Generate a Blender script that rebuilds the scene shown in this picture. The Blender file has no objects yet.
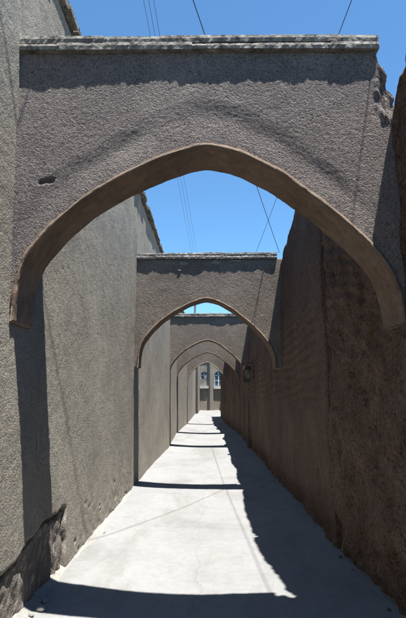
import bpy, math, random
import numpy as np
random.seed(7)
S = bpy.context.scene
COL = S.collection
R = math.radians

# ------------------------------------------------------------------ camera
cam_d = bpy.data.cameras.new('camera'); cam = bpy.data.objects.new('camera', cam_d); COL.objects.link(cam)
cam_d.sensor_fit = 'VERTICAL'; cam_d.sensor_height = 36.0; cam_d.lens = 500/618*36
cam_d.clip_start = 0.05; cam_d.clip_end = 3000
cam.location = (0, 0, 1.5); cam.rotation_euler = (R(90+9.76), 0, R(.57))
S.camera = cam

# ------------------------------------------------------------------ light
SUN = np.array([-.175, .163, -1.0])                 # direction the sunlight travels
EL = math.atan2(1, math.hypot(.175, .163)); AZ = math.atan2(.175, -.163)   # the sun stands at +x, -y
w = bpy.data.worlds.new('World'); S.world = w; w.use_nodes = True
nt = w.node_tree; bg = nt.nodes['Background']
sky = nt.nodes.new('ShaderNodeTexSky'); sky.sky_type = 'NISHITA'; sky.sun_disc = False
sky.sun_elevation = EL; sky.sun_rotation = math.atan2(.175, -.163)
sky.altitude = 1200; sky.air_density = 1.0; sky.dust_density = 0.2; sky.ozone_density = 2.2
tint = nt.nodes.new('ShaderNodeMix'); tint.data_type = 'RGBA'; tint.blend_type = 'MULTIPLY'; tint.inputs[0].default_value = 1
nt.links.new(sky.outputs[0], tint.inputs[6]); tint.inputs[7].default_value = (.70, 1.04, 1.16, 1); nt.links.new(tint.outputs[2], bg.inputs[0]); bg.inputs[1].default_value = 0.064
sd = bpy.data.lights.new('sun', 'SUN'); sd.energy = 4.8; sd.angle = R(.5); sd.color = (1, .965, .90)
sun = bpy.data.objects.new('sun', sd); COL.objects.link(sun)
from mathutils import Vector
sun.rotation_euler = Vector(SUN).to_track_quat('-Z', 'Y').to_euler(); sun.location = (5, -5, 20)
S.view_settings.view_transform = 'Standard'; S.view_settings.look = 'None'
S.view_settings.gamma = 1; S.view_settings.use_curve_mapping = False
S.view_settings.exposure = 1.7

# ------------------------------------------------------------------ noise (numpy)
def _h(i, j, k, s):
    n = (i*374761393 + j*668265263 + k*2147483647 + s*974634777) & 0xffffffff
    n = ((n ^ (n >> 13))*1274126177) & 0xffffffff
    n = ((n ^ (n >> 16))*2246822519) & 0xffffffff
    return ((n ^ (n >> 15)) & 0xffffff)/float(0x7fffff) - 1
def noise(x, y, z, f=1, s=0):
    x, y, z = np.broadcast_arrays(np.asarray(x, float)*f+31.7, np.asarray(y, float)*f+17.3, np.asarray(z, float)*f+5.1)
    i = np.floor(x).astype(np.int64); j = np.floor(y).astype(np.int64); k = np.floor(z).astype(np.int64)
    u, v, q = x-i, y-j, z-k
    u = u*u*(3-2*u); v = v*v*(3-2*v); q = q*q*(3-2*q)
    r = 0
    for a in (0, 1):
        for b in (0, 1):
            for c in (0, 1):
                r = r + _h(i+a, j+b, k+c, s)*(u if a else 1-u)*(v if b else 1-v)*(q if c else 1-q)
    return r
def fbm(x, y, z, f=1, s=0, o=4, g=.5):
    r = 0; a = 1
    for n in range(o):
        t = .6+1.1*n+s*.37; c_, s_ = math.cos(t), math.sin(t); y1, z1 = y*c_-z*s_, y*s_+z*c_
        t = .8+.7*n+s*.21; c_, s_ = math.cos(t), math.sin(t); x1, y1 = x*c_-y1*s_, x*s_+y1*c_
        r = r + a*noise(x1, y1, z1, f, s+n); f *= 2.03; a *= g
    return r
def step(a, b, x):
    t = np.clip((x-a)/(b-a), 0, 1); return t*t*(3-2*t)

# ------------------------------------------------------------------ objects
def tag(o, label=None, cat=None, group=None, kind=None):
    if label: o['label'] = label
    if cat: o['category'] = cat
    if group: o['group'] = group
    if kind: o['kind'] = kind
    return o
def empty(name, loc, label, cat, group=None):
    o = bpy.data.objects.new(name, None); COL.objects.link(o); o.location = loc
    return tag(o, label, cat, group)
def mesh_obj(name, V, F, mat, parent=None, smooth=False, attr=None):
    me = bpy.data.meshes.new(name)
    V = np.asarray(V, float)
    q = parent
    while q is not None: V = V-np.array(q.matrix_basis.translation); q = q.parent
    me.from_pydata([tuple(v) for v in V], [], [tuple(int(i) for i in f) for f in F])
    if smooth: me.polygons.foreach_set('use_smooth', [True]*len(me.polygons))
    if attr:
        for k, a in attr.items():
            at = me.attributes.new(k, 'FLOAT', 'POINT'); at.data.foreach_set('value', np.asarray(a, np.float32))
    me.materials.append(mat); me.update()
    o = bpy.data.objects.new(name, me); COL.objects.link(o)
    if parent is not None: o.parent = parent
    return o
def grid_faces(nu, nv, closed_v=False):
    i = np.arange(nu-1)[:, None]; m = nv if closed_v else nv-1
    j = np.arange(m)[None, :]; j2 = (j+1) % nv
    a = i*nv+j; b = i*nv+j2; c = (i+1)*nv+j2; d = (i+1)*nv+j
    return np.stack([a, b, c, d], -1).reshape(-1, 4)
class MB:
    def __init__(s): s.V = []; s.F = []
    def poly(s, vs, fs):
        n = len(s.V); s.V += [tuple(v) for v in vs]; s.F += [tuple(i+n for i in f) for f in fs]
    def box(s, x0, x1, y0, y1, z0, z1, jit=0, ry=0, sh=(0, 0)):
        p = []
        for z in (z0, z1):
            for x, y in ((x0, y0), (x1, y0), (x1, y1), (x0, y1)):
                p.append([x+random.uniform(-jit, jit)+(sh[0] if z == z1 else 0), y+random.uniform(-jit, jit)+(sh[1] if z == z1 else 0), z+random.uniform(-jit, jit)])
        if ry:
            cx, cz = (x0+x1)/2, (z0+z1)/2
            for q in p:
                a, b = q[0]-cx, q[2]-cz
                q[0] = cx+a*math.cos(ry)-b*math.sin(ry); q[2] = cz+a*math.sin(ry)+b*math.cos(ry)
        s.poly(p, [(0, 3, 2, 1), (4, 5, 6, 7), (0, 1, 5, 4), (1, 2, 6, 5), (2, 3, 7, 6), (3, 0, 4, 7)])
    def tube(s, pts, r, n=6, r1=None):
        pts = [Vector(p) for p in pts]; V = []; m = len(pts)
        for i, p in enumerate(pts):
            d = (pts[min(i+1, m-1)]-pts[max(i-1, 0)]).normalized()
            up = Vector((0, 0, 1)) if abs(d.z) < .9 else Vector((1, 0, 0))
            a = d.cross(up).normalized(); b = a.cross(d)
            rr = r if r1 is None else r+(r1-r)*i/(m-1)
            for k in range(n):
                t = 2*math.pi*k/n; V.append(p+a*math.cos(t)*rr+b*math.sin(t)*rr)
        F = [tuple(f) for f in grid_faces(m, n, True)]+[tuple(range(n)), tuple(range((m-1)*n, m*n))[::-1]]
        s.poly(V, F)
    def build(s, name, mat, parent=None, bevel=0):
        o = mesh_obj(name, s.V, s.F, mat, parent)
        if bevel:
            b = o.modifiers.new('bevel', 'BEVEL'); b.width = bevel; b.segments = 2
        return o

# ------------------------------------------------------------------ materials
def new_mat(name):
    m = bpy.data.materials.new(name); m.use_nodes = True; n = m.node_tree
    b = n.nodes['Principled BSDF']; b.inputs['Roughness'].default_value = .95
    b.inputs['Specular IOR Level'].default_value = .15
    return m, n, b
def N(n, t, **kw):
    x = n.nodes.new(t)
    for k, v in kw.items():
        if k in x.inputs: x.inputs[k].default_value = v
        else: setattr(x, k, v)
    return x
def ramp(n, src, stops):
    r = n.nodes.new('ShaderNodeValToRGB'); e = r.color_ramp.elements
    while len(e) < len(stops): e.new(.5)
    for q, (p, c) in zip(e, stops):
        q.position = p; q.color = (*c, 1) if len(c) == 3 else c
    n.links.new(src, r.inputs[0]); return r.outputs[0]
def mix(n, a, b, fac, mode='MIX'):
    m = n.nodes.new('ShaderNodeMix'); m.data_type = 'RGBA'; m.blend_type = mode
    for i, v in ((0, fac), (6, a), (7, b)):
        if hasattr(v, 'links'): n.links.new(v, m.inputs[i])
        else: m.inputs[i].default_value = v if i == 0 else (*v, 1)
    return m.outputs[2]
def mapping(n, scale=(1, 1, 1), rot=(0, 0, 0)):
    g = n.nodes.new('ShaderNodeNewGeometry'); m = n.nodes.new('ShaderNodeMapping')
    m.inputs['Scale'].default_value = scale; m.inputs['Rotation'].default_value = rot
    n.links.new(g.outputs['Position'], m.inputs[0]); return m.outputs[0]
def math_n(n, op, a, b=None):
    m = n.nodes.new('ShaderNodeMath'); m.operation = op
    for i, v in ((0, a), (1, b)):
        if v is None: continue
        if hasattr(v, 'links'): n.links.new(v, m.inputs[i])
        else: m.inputs[i].default_value = v
    return m.outputs[0]
def plaster(name, c0, c1, c2, grain=45, bump=.012, straw=.5, erode=None, streak=0, mott=1.3, pock=0):
    """straw-and-mud render: broad stains, speckle of straw and grit, coarse relief"""
    m, n, b = new_mat(name); P = mapping(n)
    big = N(n, 'ShaderNodeTexNoise', Scale=mott, Detail=6.0, Roughness=.62, Distortion=.4); n.links.new(P, big.inputs[0])
    col = ramp(n, big.outputs[0], [(.3, c0), (.5, c1), (.7, c2)])
    med = N(n, 'ShaderNodeTexNoise', Scale=9.0, Detail=5.0, Roughness=.7); n.links.new(P, med.inputs[0])
    col = mix(n, col, ramp(n, med.outputs[0], [(.3, (.78, .765, .75)), (.65, (1.08, 1.07, 1.05))]), .6, 'MULTIPLY')
    fine = N(n, 'ShaderNodeTexNoise', Scale=float(grain)*.85, Detail=4.0, Roughness=.7); n.links.new(P, fine.inputs[0])
    col = mix(n, col, ramp(n, fine.outputs[0], [(.34, (.30, .285, .28)), (.47, (1, 1, 1)), (.56, (1.05, 1.04, 1.02)), (.68, (1.7, 1.64, 1.52))]), straw, 'MULTIPLY')
    if streak:
        Q = mapping(n, (6, 6, .45)); st = N(n, 'ShaderNodeTexNoise', Scale=1.0, Detail=5.0, Roughness=.6); n.links.new(Q, st.inputs[0])
        col = mix(n, col, ramp(n, st.outputs[0], [(.42, (.55, .54, .55)), (.58, (1, 1, 1))]), streak, 'MULTIPLY')
    vor = N(n, 'ShaderNodeTexVoronoi', Scale=float(grain)); n.links.new(P, vor.inputs[0])
    Q = mapping(n, (1, 1, 1), (.5, .9, .3)); vs = N(n, 'ShaderNodeTexNoise', Scale=grain*.45, Detail=4.0, Roughness=.75, Distortion=.3); n.links.new(Q, vs.inputs[0])
    h = math_n(n, 'ADD', math_n(n, 'MULTIPLY', vor.outputs['Distance'], -.6), math_n(n, 'MULTIPLY', vs.outputs[0], 1.3))
    h = math_n(n, 'ADD', h, math_n(n, 'MULTIPLY', fine.outputs[0], .5))
    if erode:
        at = n.nodes.new('ShaderNodeAttribute'); at.attribute_name = 'erode'
        col = mix(n, col, erode, at.outputs['Fac'])
        Q0 = mapping(n, (1, 1, 1), (-.95, 0, 0)); mp2 = n.nodes.new('ShaderNodeMapping'); mp2.inputs['Scale'].default_value = (9, 8, 26); n.links.new(Q0, mp2.inputs[0]); Q = mp2.outputs[0]
        gs = N(n, 'ShaderNodeTexNoise', Scale=1.3, Detail=4.0, Roughness=.6, Distortion=.5); n.links.new(Q, gs.inputs[0])
        col = mix(n, col, (.25, .238, .215), math_n(n, 'MULTIPLY', at.outputs['Fac'], ramp(n, gs.outputs[0], [(.53, (0, 0, 0)), (.63, (.75, .75, .75))])))  # lit look of the gouges put into the colour as pale dashes
        h = math_n(n, 'ADD', h, math_n(n, 'MULTIPLY', math_n(n, 'MULTIPLY', gs.outputs[0], at.outputs['Fac']), 2.0))
    if pock:
        v2 = N(n, 'ShaderNodeTexVoronoi', Scale=float(pock), Randomness=1.0); wn = N(n, 'ShaderNodeTexNoise', Scale=20.0, Detail=3.0); n.links.new(P, wn.inputs[0])
        va = n.nodes.new('ShaderNodeVectorMath'); va.operation = 'MULTIPLY_ADD'; va.inputs[1].default_value = (.06, .06, .12)
        n.links.new(wn.outputs['Color'], va.inputs[0]); n.links.new(P, va.inputs[2]); n.links.new(va.outputs[0], v2.inputs[0])
        k = ramp(n, v2.outputs['Distance'], [(.06, (.2, .2, .2)), (.2, (1, 1, 1))])
        col = mix(n, (.03, .02, .015), col, k); h = math_n(n, 'ADD', h, math_n(n, 'MULTIPLY', k, .8))  # darkness of the small holes put into the colour, along with their relief
    bp = N(n, 'ShaderNodeBump', Strength=1.0, Distance=float(bump)); n.links.new(h, bp.inputs['Height'])
    n.links.new(bp.outputs[0], b.inputs['Normal']); n.links.new(col, b.inputs['Base Color'])
    return m
M = {}
M['left'] = plaster('grey_mud_plaster', (0.1588, 0.1488, 0.1308), (0.1968, 0.1848, 0.1608), (0.2349, 0.2201, 0.1908), 80, .0045, .8, erode=(.115, .10, .088), streak=.12)
M['left_far'] = plaster('pale_mud_plaster', (0.1885, 0.1746, 0.1519), (0.2210, 0.2045, 0.1767), (0.2535, 0.2337, 0.2015), 50, .005, .5, erode=(.10, .075, .058), streak=0)
M['arch'] = plaster('gritty_mud_plaster', (0.1184, 0.1058, 0.1056), (0.1504, 0.1341, 0.1308), (0.1856, 0.1661, 0.1590), 95, .0065, 1.0)
M['arch_far'] = plaster('weathered_mud_plaster', (0.1260, 0.1086, 0.0972), (0.1575, 0.1373, 0.1218), (0.1890, 0.1659, 0.1470), 60, .0055, .7)
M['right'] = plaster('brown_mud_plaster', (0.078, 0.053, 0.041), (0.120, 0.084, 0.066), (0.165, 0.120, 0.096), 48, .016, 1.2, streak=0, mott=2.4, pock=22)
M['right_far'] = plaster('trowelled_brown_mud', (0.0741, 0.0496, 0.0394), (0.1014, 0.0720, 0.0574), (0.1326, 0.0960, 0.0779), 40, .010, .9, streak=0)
M['soffit'] = plaster('smooth_mud_plaster', (0.1150, 0.0810, 0.0626), (0.1518, 0.1104, 0.0846), (0.1932, 0.1454, 0.1122), 18, .004, .35, mott=3)
M['rim'] = plaster('pale_rim_plaster', (0.1820, 0.1540, 0.1190), (0.2100, 0.1820, 0.1400), (0.2520, 0.2240, 0.1750), 30, .004, .3)
M['coping'] = plaster('weathered_mortar', (0.0864, 0.0806, 0.0756), (0.1872, 0.1800, 0.1692), (0.2736, 0.2592, 0.2412), 26, .010, .8, mott=7)
M['facade'] = plaster('buff_render', (0.1904, 0.1734, 0.1496), (0.2244, 0.2040, 0.1734), (0.2584, 0.2346, 0.2006), 12, .006, .2)
def simple(name, c, rough=.8, metal=0, var=.15, sc=8.0):
    m, n, b = new_mat(name); P = mapping(n)
    t = N(n, 'ShaderNodeTexNoise', Scale=sc, Detail=5.0); n.links.new(P, t.inputs[0])
    n.links.new(ramp(n, t.outputs[0], [(.3, tuple(v*(1-var) for v in c)), (.7, tuple(v*(1+var) for v in c))]), b.inputs['Base Color'])
    b.inputs['Roughness'].default_value = rough; b.inputs['Metallic'].default_value = metal; return m
M['wire'] = simple('black_cable', (.03, .03, .035), .6)
M['steel'] = simple('dull_pole_paint', (.12, .12, .13), .6)
M['wood'] = simple('dark_brown_timber', (.075, .05, .035), .8, 0, .4, 14)
M['shutter'] = simple('blue_window_paint', (.06, .14, .27), .35)
M['glass'] = simple('painted_sky_glass', (.04, .10, .18), .15)  # sky reflection put into the base colour as an even blue
M['white'] = simple('white_paint', (.5, .5, .49), .6)
M['chalk'] = simple('chalk', (.27, .265, .28), .95)
M['blackmud'] = simple('tarred_edge', (.05, .045, .04), .9)
M['earth'] = simple('bare_earth', (.30, .25, .19), .95, 0, .25, .7)
def floor_mat():
    m, n, b = new_mat('worn_concrete'); P = mapping(n)
    big = N(n, 'ShaderNodeTexNoise', Scale=.9, Detail=7.0, Roughness=.6, Distortion=.5); n.links.new(P, big.inputs[0])
    col = ramp(n, big.outputs[0], [(.3, (.172, .175, .178)), (.5, (.191, .193, .195)), (.72, (.208, .209, .21))])
    med = N(n, 'ShaderNodeTexNoise', Scale=14.0, Detail=6.0, Roughness=.7); n.links.new(P, med.inputs[0])
    col = mix(n, col, ramp(n, med.outputs[0], [(.35, (.84, .83, .82)), (.6, (1, 1, 1))]), .6, 'MULTIPLY')
    du = N(n, 'ShaderNodeTexNoise', Scale=.55, Detail=8.0, Roughness=.72, Distortion=1.0); n.links.new(mapping(n, (1.6, .7, 1)), du.inputs[0])
    col = mix(n, col, ramp(n, du.outputs[0], [(.40, (.86, .85, .83)), (.50, (1, 1, 1)), (.62, (1.04, 1.04, 1.05))]), .9, 'MULTIPLY')
    spk = N(n, 'ShaderNodeTexNoise', Scale=38.0, Detail=2.0); n.links.new(P, spk.inputs[0])
    col = mix(n, col, (.11, .105, .10), ramp(n, spk.outputs[0], [(.70, (0, 0, 0)), (.74, (.6, .6, .6))]))
    # crack: a wandering line down the middle and a few cross ones
    Q = mapping(n, (1, .22, 1)); wv = N(n, 'ShaderNodeTexNoise', Scale=2.2, Detail=6.0, Roughness=.6); n.links.new(mapping(n, (.02, 1, 1)), wv.inputs[0])
    sx = n.nodes.new('ShaderNodeSeparateXYZ'); n.links.new(P, sx.inputs[0])
    off = math_n(n, 'MULTIPLY', math_n(n, 'SUBTRACT', wv.outputs[0], .5), .35)
    d = math_n(n, 'ABSOLUTE', math_n(n, 'SUBTRACT', math_n(n, 'SUBTRACT', sx.outputs[0], -.10), off))
    vv = N(n, 'ShaderNodeTexVoronoi', Scale=.42, feature='DISTANCE_TO_EDGE'); 
    wq = N(n, 'ShaderNodeTexNoise', Scale=3.0, Detail=4.0); n.links.new(P, wq.inputs[0])
    vm = n.nodes.new('ShaderNodeVectorMath'); vm.operation = 'ADD'; n.links.new(P, vm.inputs[0]); n.links.new(wq.outputs['Color'], vm.inputs[1]); n.links.new(vm.outputs[0], vv.inputs[0])
    crack = math_n(n, 'MINIMUM', ramp(n, d, [(0, (0, 0, 0)), (.009, (1, 1, 1))]), ramp(n, vv.outputs['Distance'], [(0, (.3, .3, .3)), (.006, (1, 1, 1))]))
    col = mix(n, (.12, .12, .118), col, math_n(n, 'ADD', math_n(n, 'MULTIPLY', crack, .28), .72))
    fine = N(n, 'ShaderNodeTexNoise', Scale=60.0, Detail=4.0, Roughness=.7); n.links.new(P, fine.inputs[0])
    h = math_n(n, 'ADD', math_n(n, 'MULTIPLY', crack, .8), fine.outputs[0])
    bp = N(n, 'ShaderNodeBump', Strength=.5, Distance=.006); n.links.new(h, bp.inputs['Height'])
    n.links.new(bp.outputs[0], b.inputs['Normal']); n.links.new(col, b.inputs['Base Color']); return m
M['floor'] = floor_mat()
M['fillet'] = plaster('cement_fillet', (0.1914, 0.1868, 0.1749), (0.2211, 0.2165, 0.2046), (0.2442, 0.2396, 0.2277), 30, .008, .25)

# ------------------------------------------------------------------ ground
def floor_z(x, y):
    y = np.asarray(y, float)
    base = np.interp(y, [-8, 3.5, 5.5, 9.5, 13, 16, 20.7, 27, 60], [.02, .0, -.03, -.12, -.10, -.07, -.005, .01, .0])
    xx = np.asarray(x, float)+.1; k = np.where(xx < 0, np.interp(y, [4.6, 9], [.115, .06]), .035)
    return base+k*np.minimum(np.abs(xx)/1.2, 1.4)**2
g = MB(); g.poly([(-900, -900, -.4), (900, -900, -.4), (900, 1500, -.4), (-900, 1500, -.4)], [(0, 1, 2, 3)])
tag(g.build('ground', M['earth']), kind='structure')
ys = np.concatenate([np.arange(-6, 10, .06), np.arange(10, 62, .3)]); xs = np.linspace(-2.2, 2.2, 90)
X, Y = np.meshgrid(xs, ys, indexing='ij')
Z = floor_z(X, Y)+.006*fbm(X, Y, 0, 1.2, 3)
o = mesh_obj('pavement', np.stack([X, Y, Z], -1).reshape(-1, 3), grid_faces(len(xs), len(ys))[:, ::-1], M['floor'], smooth=True)
tag(o, kind='structure')

# ------------------------------------------------------------------ walls
YL = ([-8, 0, 4.5, 9, 12, 15.2, 19.7, 25.7, 41], [-1.19, -1.19, -1.19, -1.28, -1.26, -1.17, -1.24, -1.08, -1.0])
def left_x(y, z):
    b = np.interp(y, *YL); bat = np.interp(y, [-8, 5, 8.5, 9], [.038, .040, -.004, -.004])
    lean = .032*step(2.4, 3.9, z)*(1-step(3.12, 3.3, y))
    return b-bat*z+lean
YR = ([-8, 0, 4, 5, 8.56, 15, 19.7, 22, 25.7, 35], [1.31, 1.28, 1.27, 1.23, 1.28, 1.25, 1.26, 1.1, .95, .9])
def right_x(y, z):
    return np.interp(y, *YR)-.004*z
def wall(name, side, fx, ya, z0, ftop, thick, mat, label, nz, disp, attrf=None, cap=.03):
    """a thick rammed wall: relief on the alley face, uneven rounded top, plain back"""
    ya = np.asarray(ya, float); ny = len(ya)
    t = np.linspace(0, 1, nz)
    top = ftop(ya)
    Yg = np.repeat(ya[:, None], nz, 1); Zg = z0+(top[:, None]-z0)*t[None, :]
    Xg = fx(Yg, Zg); D, A = disp(Yg, Zg)                    # D > 0 stands out into the alley
    edge = step(.0, cap, (1-t)[None, :]*(top[:, None]-z0))
    Xg = Xg-side*D + side*(1-edge)*.04
    kt = 6
    tt = np.linspace(0, 1, kt+1)[1:]
    Xt = Xg[:, -1:]+side*thick*tt[None, :]
    Yt = np.repeat(ya[:, None], kt, 1)
    Zt = top[:, None]+.025*fbm(Xt, Yt, 1.0, 3.0, 40)+.02*np.sin(np.pi*tt)[None, :]
    Xb = Xt[:, -1:]; Yb = Yt[:, -1:]; Zb = np.full_like(Xb, z0)
    X = np.concatenate([Xg, Xt, Xb], 1); Y = np.concatenate([Yg, Yt, Yb], 1); Z = np.concatenate([Zg, Zt, Zb], 1)
    nv = nz+kt+1
    F = [tuple(f) for f in (grid_faces(ny, nv, True) if side < 0 else grid_faces(ny, nv, True)[:, ::-1])]
    F += [tuple(range(nv)), tuple(range((ny-1)*nv, ny*nv))]
    a = np.concatenate([A, np.zeros((ny, kt+1))], 1).reshape(-1)
    o = mesh_obj(name, np.stack([X, Y, Z], -1).reshape(-1, 3), F, mat, attr={'erode': a}, smooth=True)
    return tag(o, label, 'wall')
def pits(Y, Z, lst):
    d = 0
    for (y, z, ry, rz, dep) in lst:
        q = ((Y-y)/ry)**2+((Z-z)/rz)**2+1.0*noise(Y, Z, 0, 34, 8)
        d = d-dep*(1-step(.1, 1.0, q))
    return d
def disp_left_near(Y, Z):
    D = .013*fbm(Y, Z, 0, .8, 1, 2)+.002*fbm(Y, Z, 1, 7, 5, 3)+.0018*fbm(Y, Z, 2, 32, 9, 3)
    lim = .47+.05*fbm(Y, Z*.2, 0, 2.6, 21, 5)+.08*step(3.4, 4.0, Y)
    ye = 4.46+.03*fbm(Y*.2, Z, 0, 6, 22, 4)-.03*step(0, .4, .4-Z)
    m = step(-.010, .010, lim-Z)*step(-.010, .010, ye-Y)
    a, b = lim-Z, ye-Y; dd = np.minimum(a, b)
    D = D-m*(.026+.012*fbm(Y*2, Z*2+Y, 3, 7, 25, 4)+.03*np.exp(-((dd-.018)/.016)**2))
    rp = random.Random(5); P_ = []
    for _ in range(26):
        y = rp.uniform(4.7, 8.3); P_.append((y, .02+rp.random()**1.6*.55, rp.uniform(.012, .05), rp.uniform(.008, .022), rp.uniform(.006, .022)))
    for _ in range(14): P_.append((rp.uniform(3.0, 8.3), rp.uniform(.6, 3.6), rp.uniform(.006, .02), rp.uniform(.006, .014), .01))
    P_ += [(7.0, .16, .05, .05, .03)]
    for q in P_: D = D+pits(Y, Z, [q])
    crack = np.exp(-((Y-(4.55+.25*(1.6-Z)*.3+.03*noise(Y*0, Z, 0, 4, 30)))/.012)**2)*step(.6, .9, Z)*(1-step(1.6, 1.9, Z))
    D = D-.004*crack
    low = step(.0, .6, .62-Z)*step(4.6, 5, Y)
    D = D+low*.008*fbm(Y, Z+Y*.5, 4, 9, 33, 4)
    return D, m
def disp_left_far(Y, Z):
    D = .013*fbm(Y, Z, 0, .7, 51, 2)+.0025*fbm(Y, Z, 1, 5, 55, 3)
    return D, np.zeros_like(D)
def top_left(y): return 5.18+.03*fbm(y, 0, 0, .8, 61, 3)
a1 = np.concatenate([np.arange(-6, 2.6, .25), np.arange(2.6, 5.2, .014), np.arange(5.2, 8.58, .03)])
lw = wall('mud_wall', -1, left_x, a1, -.3, top_left, .5, M['left'], 'tall grey mud wall along the left of the lane from the front up to the second arch, broken plaster at its foot', 330, disp_left_near)
a2 = np.concatenate([np.arange(8.58, 16, .05), np.arange(16, 41, .2)])
lf = wall('mud_wall', -1, left_x, a2, -.3, top_left, .5, M['left_far'], 'tall pale mud wall on the left running on past the second arch to the far end', 120, disp_left_far)
# right wall: rough near length, trowelled middle length, far length
def top_right(y):
    y = np.asarray(y, float)
    b = np.interp(y, [-8, 0, 2.7, 3.05, 3.2, 3.5, 3.9, 4.6, 6.3, 6.9, 7.4, 8.0, 8.5, 9, 14, 20, 35], [3.85, 3.82, 3.80, 3.60, 3.42, 3.55, 3.9, 4.15, 4.15, 4.08, 3.98, 3.93, 3.88, 3.9, 3.86, 3.8, 3.75])
    return b+.045*fbm(y, 0, 0, 2.2, 71, 3)+.012*fbm(y, 3, 0, 14, 76, 3)
def disp_right_near(Y, Z):
    D = .035*fbm(Y, Z, 0, 1.1, 81, 3)+.014*fbm(Y, Z, 1, 5, 85, 4)+.006*fbm(Y, Z, 2, 22, 89, 3)
    rg = fbm(Y*1.4, Z, 5, 4, 91, 4); D = D-.03*step(.35, .6, rg)
    D = D-.05*step(0, .3, .45+.12*fbm(Y, 0, 0, 3, 93)-Z)*(1+.6*fbm(Y, Z, 0, 8, 95))      # undercut, crumbling foot
    D = D-.012*np.clip(fbm(Y, Z, 7, 11, 98, 3), .15, 1)*2
    rip = np.sin(2*np.pi*(Z-.3*Y+.08*noise(Y, Z, 0, 2, 99))/.12); D = D+.007*rip*step(1.7, 1.9, Z)*step(3.2, 3.8, Y)
    D = D-.05*step(-.05, 0, Y-(5.19+.03*noise(Y*0, Z, 0, 3, 97)))                        # the seam
    return D, np.zeros_like(D)
def disp_right_mid(Y, Z):
    D = .028*fbm(Y, Z, 0, .9, 101, 3)+.007*fbm(Y, Z, 1, 6, 105, 3)+.0025*fbm(Y, Z, 2, 25, 109, 2)
    rip = np.sin(2*np.pi*(Z+.05*Y+.05*noise(Y, Z, 0, 1.5, 111))/.13)
    D = D+.011*rip*step(1.3, 1.5, Z)*(1-step(2.4, 2.9, Z))*step(.0, .6, Y-5.3)
    D = D-.03*step(0, .35, .35-Z)*(1+fbm(Y, Z, 0, 6, 115))
    D = D-.03*np.exp(-((Y-5.26)/.03)**2)
    return D, np.zeros_like(D)
a3 = np.concatenate([np.arange(-6, 1.8, .2), np.arange(1.8, 5.22, .02)])
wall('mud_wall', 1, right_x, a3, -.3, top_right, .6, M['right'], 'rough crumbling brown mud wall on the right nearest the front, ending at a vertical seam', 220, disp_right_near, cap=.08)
a4 = np.concatenate([np.arange(5.22, 8.6, .03), np.arange(8.6, 15.2, .08)])
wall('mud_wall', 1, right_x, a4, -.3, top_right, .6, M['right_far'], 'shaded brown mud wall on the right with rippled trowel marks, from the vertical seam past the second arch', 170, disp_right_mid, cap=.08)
def disp_right_far(Y, Z):
    D = .05*((((Y-15)/2.3) % 1) < .35)+.03*fbm(Y, Z, 0, .8, 121, 3)+.008*fbm(Y, Z, 1, 5, 125, 3)
    return D, np.zeros_like(D)
a5 = np.arange(15.2, 35.1, .12)
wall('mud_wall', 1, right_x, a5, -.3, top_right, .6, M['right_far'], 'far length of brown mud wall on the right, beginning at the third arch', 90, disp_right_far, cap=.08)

# stepped-in left wall and dark upright strip at the far end
st = wall('mud_wall', -1, lambda y, z: -.82+0*y-.004*z, np.arange(41.02, 50.3, .2), -.3, lambda y: 4.9+.02*fbm(y, 0, 0, 1, 131), 1.4, M['left_far'], 'short pale wall set further into the lane at the far left end', 40, disp_left_far)
p = MB(); p.box(-.99, -.84, 40.72, 40.9, 0, 4.3, .008); tag(p.build('dark_strip', M['wood'], bevel=.01), 'dark upright strip against the left wall near the far end', 'post')  # dark box put where a narrow dark strip runs up the wall

# eave slab along the left wall (part of the wall): flat stones standing over the face
def eave(parent, y0, y1, seed):
    rr = random.Random(seed); m = MB(); y = y0
    while y < y1:
        L = rr.uniform(.22, .55); z = 5.2+rr.uniform(-.012, .012); ov = rr.uniform(.045, .085)
        xw = float(left_x(y, 5.2)); e = min(y+L-.01, y1)
        m.box(xw-.52, xw+ov, y, e, z, z+rr.uniform(.045, .06), .006)
        m.box(xw-.50, xw+ov-.035, y+.004, e-.004, z+.062, z+.10+rr.uniform(0, .02), .007)
        y += L
    return m.build('eave', M['coping'], parent)
e1 = eave(lw, -6, 8.55, 3); e2 = eave(lf, 8.6, 41, 4)

# cement fillet along the foot of the left wall
def fillet(y0, y1):
    ya = np.arange(y0, y1, .03); V = []; k = 7
    for y in ya:
        x0 = float(left_x(y, .05))-.05; wdt = .085+.02*float(noise(y, 0, 0, 1.3, 141))+.012*float(noise(y, 0, 0, 9, 142)); zf = float(floor_z(x0+.1, y))
        h = .045+.012*float(noise(y, 0, 0, 2.5, 143))
        for i in range(k):
            t = i/(k-1); V.append((x0+(.05+wdt)*t, y, zf+h*(1-t)**1.8-.012*t+.004*float(noise(y*3, t*3, 0, 4, 144))*(1-t)))
        V.append((x0, y, zf-.05))
    return mesh_obj('fillet', V, grid_faces(len(ya), k+1, True), M['fillet'], lw, smooth=True)
fillet(3.0, 8.57)

# chalk marks on the left wall in the arch's shadow: the figures 1 8 9 over a curved stroke
def stroke(m, pts):
    P = []
    for (y, z) in pts: 
        P.append((float(left_x(y, z))+.0045+float(disp_left_near(np.array([[y]]), np.array([[z]]))[0][0, 0]), y, z))
    m.tube(P, .0022, 5)
c = MB()
stroke(c, [(3.70, 1.24), (3.70, 1.18), (3.71, 1.12), (3.71, 1.07)])
def loop(y, z, a, b): return [(y+a*math.sin(t), z+b*math.cos(t)) for t in np.linspace(0, 2*math.pi, 13)]
stroke(c, loop(3.83, 1.215, .025, .034)); stroke(c, loop(3.83, 1.14, .03, .038))
stroke(c, loop(3.96, 1.20, .026, .036)); stroke(c, [(3.985, 1.20), (3.985, 1.15), (3.975, 1.10), (3.955, 1.06)])
stroke(c, [(3.72, 1.04), (3.79, 1.02), (3.86, 1.025), (3.93, 1.04)])
c.build('chalk_writing', M['chalk'], lw)

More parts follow.
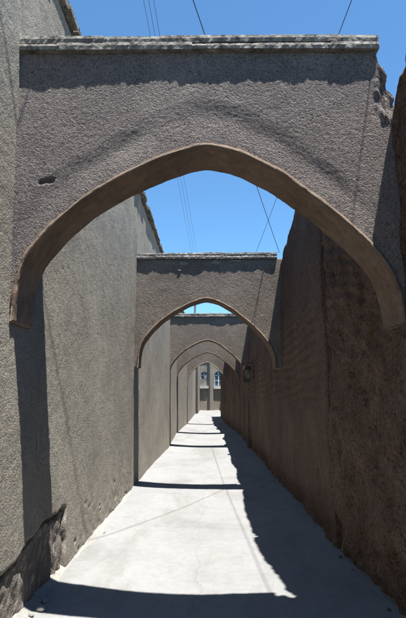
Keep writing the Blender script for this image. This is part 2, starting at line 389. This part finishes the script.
# ------------------------------------------------------------------ arches
PROF = [(-1.262, 1.966), (-1.258, 2.09), (-1.247, 2.20), (-1.225, 2.31), (-1.183, 2.41), (-1.041, 2.60), (-.85, 2.78), (-.622, 2.935), (-.322, 3.085), (-.12, 3.152), (-.012, 3.175),
        (.10, 3.152), (.239, 3.110), (.471, 2.985), (.795, 2.735), (.984, 2.56), (1.106, 2.416), (1.177, 2.309), (1.225, 2.17), (1.245, 2.06), (1.247, 1.956)]
def resample(P, n, rnd=0):
    P = np.array(P, float); d = np.r_[0, np.cumsum(np.hypot(*np.diff(P, axis=0).T))]
    if rnd:                                   # soften corners a little, keep the ends
        q = np.linspace(0, d[-1], 400); A = np.stack([np.interp(q, d, P[:, 0]), np.interp(q, d, P[:, 1])], 1)
        for _ in range(rnd): A[1:-1] = (A[:-2]+A[1:-1]*2+A[2:])/4
        P = A; d = np.r_[0, np.cumsum(np.hypot(*np.diff(P, axis=0).T))]
    q = np.linspace(0, d[-1], n); return np.stack([np.interp(q, d, P[:, 0]), np.interp(q, d, P[:, 1])], 1)
def archway(y0, xl, xr, nu, nv, mat, label, thick=.34, ztop=3.87, copx=None, ragged=False, seed=0, grit=1.0, ridge=.0, rim=False, first=False):
    root = empty('archway', ((xl+xr)/2, y0, 0), label, 'archway', 'pointed mud arches spanning the lane')
    mp = lambda x: xl+(x+1.262)/(1.262+1.247)*(xr-xl)
    inn = resample([(mp(x), z) for x, z in PROF], nu, 30)
    if ragged:
        outp = [(xl-.22, 1.90), (xl-.22, ztop), (1.185, ztop), (1.20, 3.76), (1.235, 3.68), (1.225, 3.60), (1.265, 3.52), (1.262, 3.45), (1.33, 3.40), (xr+.22, 3.32), (xr+.22, 1.90)]
    else:
        outp = [(xl-.22, 1.90), (xl-.22, ztop), (xr+.22, ztop), (xr+.22, 1.90)]
    # match outer points to inner ones so that the top edge gets the middle of the span
    outp = np.array(outp); d = np.r_[0, np.cumsum(np.hypot(*np.diff(outp, axis=0).T))]
    il, ir = 1, (2 if not ragged else 2)
    u = np.linspace(0, 1, nu); ul, ur = .10, .86 if ragged else .90
    q = np.interp(u, [0, ul, ur, 1], [0, d[il], d[ir], d[-1]])
    out = np.stack([np.interp(q, d, outp[:, 0]), np.interp(q, d, outp[:, 1])], 1)
    t = np.linspace(0, 1, nv); nb = 12; nt_ = 8
    def lerp(tt): return inn[:, None, :]*(1-tt)[None, :, None]+out[:, None, :]*tt[None, :, None]
    fr = lerp(t); bk = lerp(np.linspace(1, 0, nb)); 
    top = np.repeat(out[:, None, :], nt_, 1); sof = np.repeat(inn[:, None, :], nt_, 1)
    yf = np.full(fr.shape[:2], 0.); yb = np.full(bk.shape[:2], thick)
    yt = np.repeat(np.linspace(0, thick, nt_+2)[1:-1][None], nu, 0); ys_ = yt[:, ::-1]
    XZ = np.concatenate([fr, top, bk, sof], 1); Y = np.concatenate([yf, yt, yb, ys_], 1)
    X, Z = XZ[..., 0].copy(), XZ[..., 1].copy(); W = Y+y0
    dy = (.004*fbm(X, W, Z, 1.6, seed+1, 2)+.0009*grit*fbm(X, W, Z, 9, seed+4, 3)+(.0009 if first else .0012)*fbm(X, W, Z, 55, seed+8, 3))
    # raised band following the curve
    if ridge:
        rad = np.zeros_like(X); dist = np.hypot(fr[..., 0]-inn[:, None, 0], fr[..., 1]-inn[:, None, 1])
        dr = .27+.03*noise(fr[..., 0], fr[..., 1], 0, 2.5, seed+15)
        rad[:, :nv] = ridge*(1+.6*noise(fr[..., 0], fr[..., 1], 0, 3, seed+17))*(1-step(-.075, .075, dist-dr))*step(.02, .22, dist)
        dy = dy+rad
        for (px, pz) in ((-1.085, 2.915),):
            q = ((X-px)/.06)**2+((Z-pz-.25*(X-px))/.02)**2+.9*noise(X, W, Z, 30, 5); dy = dy+.03*(1-step(.3, 1, q))*(Y < .05)
    if ragged:
        e = step(1.12, 1.19, X)*step(3.30, 3.40, Z); jj = fbm(X, W, Z, 9, 77, 3)
        X = X+e*.022*jj; Z = Z+e*.022*fbm(X, W, Z, 11, 78, 3); dy = dy+e*.03*fbm(X, W, Z, 10, 79, 3)
    n_ = .006*fbm(X, W, Z, 5, seed+20, 3)
    V = np.stack([X, W+dy, Z+n_*(t.shape[0] > 0)], -1); nvv = V.shape[1]
    F = [tuple(f) for f in grid_faces(nu, nvv, True)]
    F += [tuple(range(nvv))[::-1], tuple(range((nu-1)*nvv, nu*nvv))]
    mesh_obj('arch_wall', V.reshape(-1, 3), F, mat, root, smooth=True)
    # smooth lining of the intrados, a finger thick, its edge showing as a thin rim
    nrm = np.gradient(inn, axis=0); nrm = np.stack([nrm[:, 1], -nrm[:, 0]], 1); nrm /= np.linalg.norm(nrm, axis=1)[:, None]
    k = 22; yy = np.linspace(-.012, thick+.008, k)
    th = .016
    A = inn+nrm*th; Bk = inn-nrm*.012
    L = []
    for P, seq in ((A, yy), (Bk, yy[::-1])):
        for y_ in seq: L.append(np.stack([P[:, 0], np.full(nu, y0+y_), P[:, 1]], 1))
    V = np.stack(L, 1)
    wob = .005*fbm(V[..., 0], V[..., 1], V[..., 2], 3, seed+31, 3)+.0015*fbm(V[..., 0], V[..., 1], V[..., 2], 30, seed+35, 2)
    V[..., 2] += wob; V[..., 0] += wob*np.sign(V[..., 0])
    ed = .006*fbm(V[..., 0], 0*V[..., 0], V[..., 2], 7, seed+39, 3)-.004*step(.35, .6, fbm(V[..., 0], 0*V[..., 0], V[..., 2], 16, seed+49, 2))
    V[:, [0, -1], 1] += ed[:, [0, -1]]
    F = [tuple(f) for f in grid_faces(nu, 2*k, True)]+[tuple(range(2*k))[::-1], tuple(range((nu-1)*2*k, nu*2*k))]
    mesh_obj('soffit', V.reshape(-1, 3), F, M['soffit'], root, smooth=True)
    # plaster bead along the front edge
    V = []
    for i in range(nu):
        c0 = inn[i]+nrm[i]*.004
        r_ = (.02 if rim else .0055)*(1+.35*float(noise(c0[0], c0[1], 0, 14, seed+44)))
        for a in range(6):
            aa = a*math.pi/3; V.append((c0[0]+nrm[i][0]*r_*math.cos(aa), y0-.010+r_*math.sin(aa)+.004*float(noise(c0[0], c0[1], 0, 7, seed+45)), c0[1]+nrm[i][1]*r_*math.cos(aa)))
    F = [tuple(f) for f in grid_faces(nu, 6, True)]+[tuple(range(6)), tuple(range((nu-1)*6, nu*6))]
    mesh_obj('rim', V, F, M['rim'], root, smooth=True)
    # coping: two rough courses of flat stone bedded in mortar
    x0, x1 = copx if copx else (xl-.10, xr+.06)
    rr = random.Random(seed+5); 
    def course(z0, h, fo, lmin, lmax):
        xs_ = [x0]
        while xs_[-1] < x1-lmin: xs_.append(xs_[-1]+rr.uniform(lmin, lmax))
        xs_[-1] = x1; out_ = []
        for a, b in zip(xs_[:-1], xs_[1:]):
            out_.append((a, b, fo+rr.uniform(-.004, .004), z0+rr.uniform(-.003, .003), z0+h+rr.uniform(-.007, .007)))
        return out_
    V = []; F = []
    for (z0, h, fo, lo, hi) in ((ztop-.004, .052, .040, .25, .6), (ztop+.050, .058, .037, .18, .5)):
        for (a, b, f, za, zb) in course(z0, h, fo, lo, hi):
            m_ = max(4, int((b-a)/.02)); ring = []
            xs_ = np.linspace(a-.003, b-.0005, m_)
            prof = [(-f, za), (-f-.004, (za+zb)/2), (-f+.001, zb-.003), (-f+.006, zb), (thick*.5, zb+.006), (thick+f-.01, zb), (thick+f, zb-.01), (thick+f, za)]
            base = len(V)
            for x in xs_:
                endc = .002*(1 if x in (xs_[0], xs_[-1]) else 0)
                for (py, pz) in prof:
                    nn = .006*float(fbm(x, py, pz, 7, seed+60, 3))+.004*float(noise(x, py, pz, 55, seed+66))
                    V.append((x, y0+py+nn+(endc if py < 0 else 0), pz+.5*nn-(endc if pz > (za+zb)/2 else 0)))
            kk = len(prof)
            F += [tuple(q+base for q in f_) for f_ in grid_faces(m_, kk, True)]
            F += [tuple(range(base, base+kk))[::-1], tuple(range(base+(m_-1)*kk, base+m_*kk))]
    mesh_obj('coping', V, F, M['coping'], root)
    return root
archway(3.15, -1.262, 1.247, 340, 190, M['arch'], 'nearest and largest gritty grey arch, its stone coping ending in a crumbled right corner', copx=(-1.45, 1.19), ragged=True, seed=200, ridge=.0085, first=True)
a2_ = archway(8.56, -1.205, 1.16, 200, 90, M['arch_far'], 'second arch from the front, mid-size, with a wire shadow down its face', seed=300, grit=1.3)
for (px, pz, pw, ph) in ((-.43, 3.79, .075, .035), (.14, 3.80, .085, .04), (.50, 3.83, .11, .025), (-.50, 3.66, .03, .012)):
    V = []
    for i in range(5):
        for k in range(14):
            a = 2*math.pi*k/14; q = 1-(i/4)**2*.9 if i else 1.0; q = [1.05, 1, .85, .5, .02][i]
            w_ = 1+.35*float(noise(math.cos(a)+px*7, math.sin(a), pz, 1.6, 7))
            V.append((px+pw*q*w_*math.cos(a), 8.565-[.0, .012, .02, .024, .024][i]-.004*float(noise(px*9, i, k, .9, 6)), pz+ph*q*w_*math.sin(a)))
    mesh_obj('mortar_patch', V, [tuple(f) for f in grid_faces(5, 14, True)], M['facade'], a2_)
archway(15.2, -1.20, 1.17, 130, 50, M['arch_far'], 'third arch from the front, its stone coping seen through the opening of the second arch', seed=400, grit=1.4)
archway(19.7, -1.24, 1.22, 90, 30, M['arch_far'], 'fourth arch from the front, seen nested just inside the third', seed=500)
archway(25.7, -1.08, .96, 80, 24, M['arch_far'], 'farthest, smallest arch of the row with a pale rim, framing the blue windows', seed=600, rim=True)

# ------------------------------------------------------------------ far house with two blue windows
h = empty('house', (1, 50.4, 0), 'buff house closing the far end of the lane, with two arched blue windows', 'house')
def wall_with_holes():
    # facade front sheet with arched holes, built as columns of quads around each window, plus depth
    wins = [(-.38, .34, 2.45, 3.45), (1.05, .40, 2.42, 3.42)]     # centre x, half width, sill z, springing z
    m = MB(); yF, yR = 50.4, 50.62
    def quad(x0, x1, z0, z1): m.box(x0, x1, yF, yR, z0, z1)
    xa = -3.0
    for (cx, hw, zs, zp) in wins:
        quad(xa, cx-hw, -.3, 6.2); quad(cx-hw, cx+hw, -.3, zs)
        n = 10
        for i in range(n):
            a0 = math.pi*(1-i/n); a1_ = math.pi*(1-(i+1)/n)
            p0 = (cx+hw*math.cos(a0), zp+hw*1.05*math.sin(a0)); p1 = (cx+hw*math.cos(a1_), zp+hw*1.05*math.sin(a1_))
            m.poly([(p0[0], yF, p0[1]), (p1[0], yF, p1[1]), (p1[0], yF, 6.2), (p0[0], yF, 6.2), (p0[0], yR, p0[1]), (p1[0], yR, p1[1]), (p1[0], yR, 6.2), (p0[0], yR, 6.2)],
                   [(0, 1, 2, 3), (7, 6, 5, 4), (0, 4, 5, 1), (3, 2, 6, 7)])
        xa = cx+hw
    quad(xa, 5, -.3, 6.2)
    m.box(-3, 5, 50.9, 56, -.3, 6.1)
    m.build('wall', M['facade'], h)
    for (cx, hw, zs, zp) in wins:
        n = 12; pts = [(cx-hw, zs), (cx+hw, zs)]+[(cx+hw*math.cos(math.pi*i/n), zp+hw*1.05*math.sin(math.pi*i/n)) for i in range(n+1)]
        f = MB()
        V = [(x, 50.52, z) for x, z in pts]+[(x, 50.56, z) for x, z in pts]; k = len(pts)
        f.poly(V, [tuple(range(k)), tuple(range(k, 2*k))[::-1]]+[(i, (i+1) % k, k+(i+1) % k, k+i) for i in range(k)])
        wo = f.build('window', M['glass'], h)
        b = MB()
        b.box(cx-.045, cx+.045, 50.48, 50.53, zs, zp+hw*.98); b.box(cx-hw, cx+hw, 50.48, 50.53, zp-.045, zp+.045); b.box(cx-hw, cx+hw, 50.482, 50.528, zs+.45, zs+.49)
        b.box(cx-hw, cx-hw+.05, 50.47, 50.53, zs, zp+.1); b.box(cx+hw-.05, cx+hw, 50.47, 50.53, zs, zp+.1)
        b.build('frame', M['white'], wo)
        if cx < 0: k_ = MB(); k_.box(cx-hw+.01, cx+hw-.01, 50.44, 50.475, zs+.01, zs+.62, .012); k_.box(cx-.02, cx+hw-.01, 50.44, 50.472, zs+.64, zs+.98, .012); k_.build('shutter', M['fillet'], wo)
        s_ = MB(); s_.box(cx-hw-.08, cx+hw+.08, 50.2, 50.42, zs-.30, zs-.06, .01); s_.build('sill', M['white'], wo)
wall_with_holes()
pl = MB(); pl.box(.18, .52, 50.16, 50.4, -.2, 6.15, .01); pl.build('pilaster', M['facade'], h, bevel=.02)
dp = MB(); dp.tube([(.12, 50.28, 0), (.12, 50.28, 6.1)], .07, 10); dp.build('drainpipe', M['steel'], h)
cn = MB(); cn.box(-3.1, 5.1, 50.1, 50.45, 6.2, 6.38, .01); cn.build('cornice', M['facade'], h, bevel=.02)
# low block to the right of the little square
rb = wall('mud_wall', 1, lambda y, z: 1.75+0*y, np.arange(38, 50.3, .3), -.3, lambda y: 3.6+.03*fbm(y, 0, 0, 1, 151), .5, M['right_far'], 'brown mud wall on the right of the far opening in front of the house', 40, disp_right_far)

# ------------------------------------------------------------------ wall box and pipes on the right
bx = empty('wall_lantern', (1.1, 13.6, 2.2), 'small brown hooded lantern box hanging on the right wall just before the third arch', 'lantern')
m = MB(); m.box(.93, 1.17, 13.5, 13.74, 2.16, 2.22, .004); m.box(.96, 1.15, 13.52, 13.72, 2.22, 2.27, .004); m.tube([(1.24, 13.62, 2.36), (1.05, 13.62, 2.36), (1.05, 13.62, 2.26)], .012, 8); m.build('hood', M['wood'], bx)
m = MB(); m.box(.96, 1.14, 13.53, 13.71, 1.84, 1.90, .003)
for x, y in ((.965, 13.535), (1.12, 13.535), (.965, 13.69), (1.12, 13.69)): m.box(x, x+.015, y, y+.015, 1.90, 2.16)
m.build('frame', M['wood'], bx)
m = MB(); m.box(.983, 1.117, 13.552, 13.688, 1.902, 2.158); m.build('pane', M['coping'], bx)

# ------------------------------------------------------------------ rubble at the broken corner and the wall foot
rr = random.Random(12)
def stone(m, c, r):
    n = 6; V = []; F = []
    for i in range(n+1):
        for j in range(8):
            a = math.pi*i/n; b_ = 2*math.pi*j/8
            d = Vector((math.sin(a)*math.cos(b_), math.sin(a)*math.sin(b_), math.cos(a)*.7)); k = r*(1+.35*float(noise(d.x+c[0]*9, d.y+c[1]*7, d.z, 1.7, 9)))
            V.append((c[0]+d.x*k, c[1]+d.y*k, c[2]+d.z*k))
    m.poly(V, [tuple(f) for f in grid_faces(n+1, 8, True)])
for i in range(9):
    y = rr.uniform(2.6, 6.8); x = 1.25-abs(rr.gauss(0, .02)); r = rr.uniform(.008, .02)
    m = MB(); c_ = (x, y, float(floor_z(x, y))+r*.45); stone(m, c_, r)
    tag(m.build('stone', M['right']), 'small lump of fallen brown mud lying along the foot of the right wall', 'stone', 'fallen lumps along the right wall')
for i, (x, z, r) in enumerate([(1.235, 3.70, .035), (1.262, 3.60, .045), (1.285, 3.50, .04), (1.21, 3.78, .028), (1.31, 3.47, .045), (1.25, 3.52, .03)]):
    m = MB(); stone(m, (x, 3.24+.03*(i % 3), z), r)
    tag(m.build('stone', M['arch_far']), 'lump of broken masonry in the crumbled right corner of the nearest arch', 'stone', 'broken lumps in the arch corner')
for i, (y, x, r) in enumerate([(3.62, -1.12, .03), (3.75, -1.14, .022), (3.52, -1.15, .018)]):
    m = MB(); stone(m, (x, y, float(floor_z(x, y))+r*.4), r)
    tag(m.build('stone', M['fillet']), 'small pale stone lying at the foot of the broken left plaster', 'stone', 'pale stones at the left wall foot')

# ------------------------------------------------------------------ pole and wires
po = empty('utility_pole', (-1.5, 57.2, 0), 'thin dark utility pole with one-sided crossarm standing behind the far house', 'pole')
m = MB(); m.tube([(-1.5, 57.2, -.3), (-1.5, 57.2, 12.5)], .15, 10, .11); m.build('pole', M['steel'], po)
m = MB(); m.box(-1.6, -.2, 57.02, 57.14, 12.05, 12.18); m.build('crossarm', M['steel'], po)
for x in (-.85, -.6, -.35):
    m = MB(); m.tube([(x, 57.08, 12.18), (x, 57.08, 12.30), (x, 57.08, 12.38)], .05, 8, .03); m.build('insulator', M['white'], po)
def wire(a, b, sag, r, label, group=None, n=60):
    m = MB(); P = []
    for i in range(n+1):
        t = i/n; P.append((a[0]+(b[0]-a[0])*t, a[1]+(b[1]-a[1])*t, a[2]+(b[2]-a[2])*t-sag*4*t*(1-t)))
    m.tube(P, r, 6); tag(m.build('wire', M['wire']), label, 'wire', group)
dA = np.array([1.47, 4.43, -1.4]); pA = np.array([-.16, 4.6, 5.6])
wire(tuple(pA-dA*2.3), tuple(pA+dA*1.03), .0, .005, 'dark wire slanting down to the right end of the second arch')
pB = np.array([1.35, 4.1, 5.14]); dB = np.array([-.28, 6.2, -.54])
wire(tuple(pB-dB*1.6), tuple(pB+dB*1.75), .0, .004, 'thin wire running high along the right side, crossing the slanting wire in the photo')
for i, (x, lb) in enumerate(((-.85, 'leftmost'), (-.6, 'middle'), (-.35, 'rightmost'))):
    wire((-2.02+i*.1, -3, 11.95), (x, 57.08, 12.32), .0, .006, 'long thin overhead wire to the far pole, %s of the three parallel ones' % lb, 'three parallel overhead wires')
wire((-1.5, 57.15, 12.2), (3.2, 41, 9.2), .15, .010, 'wire falling to the right from the far pole, seen through the second arch')
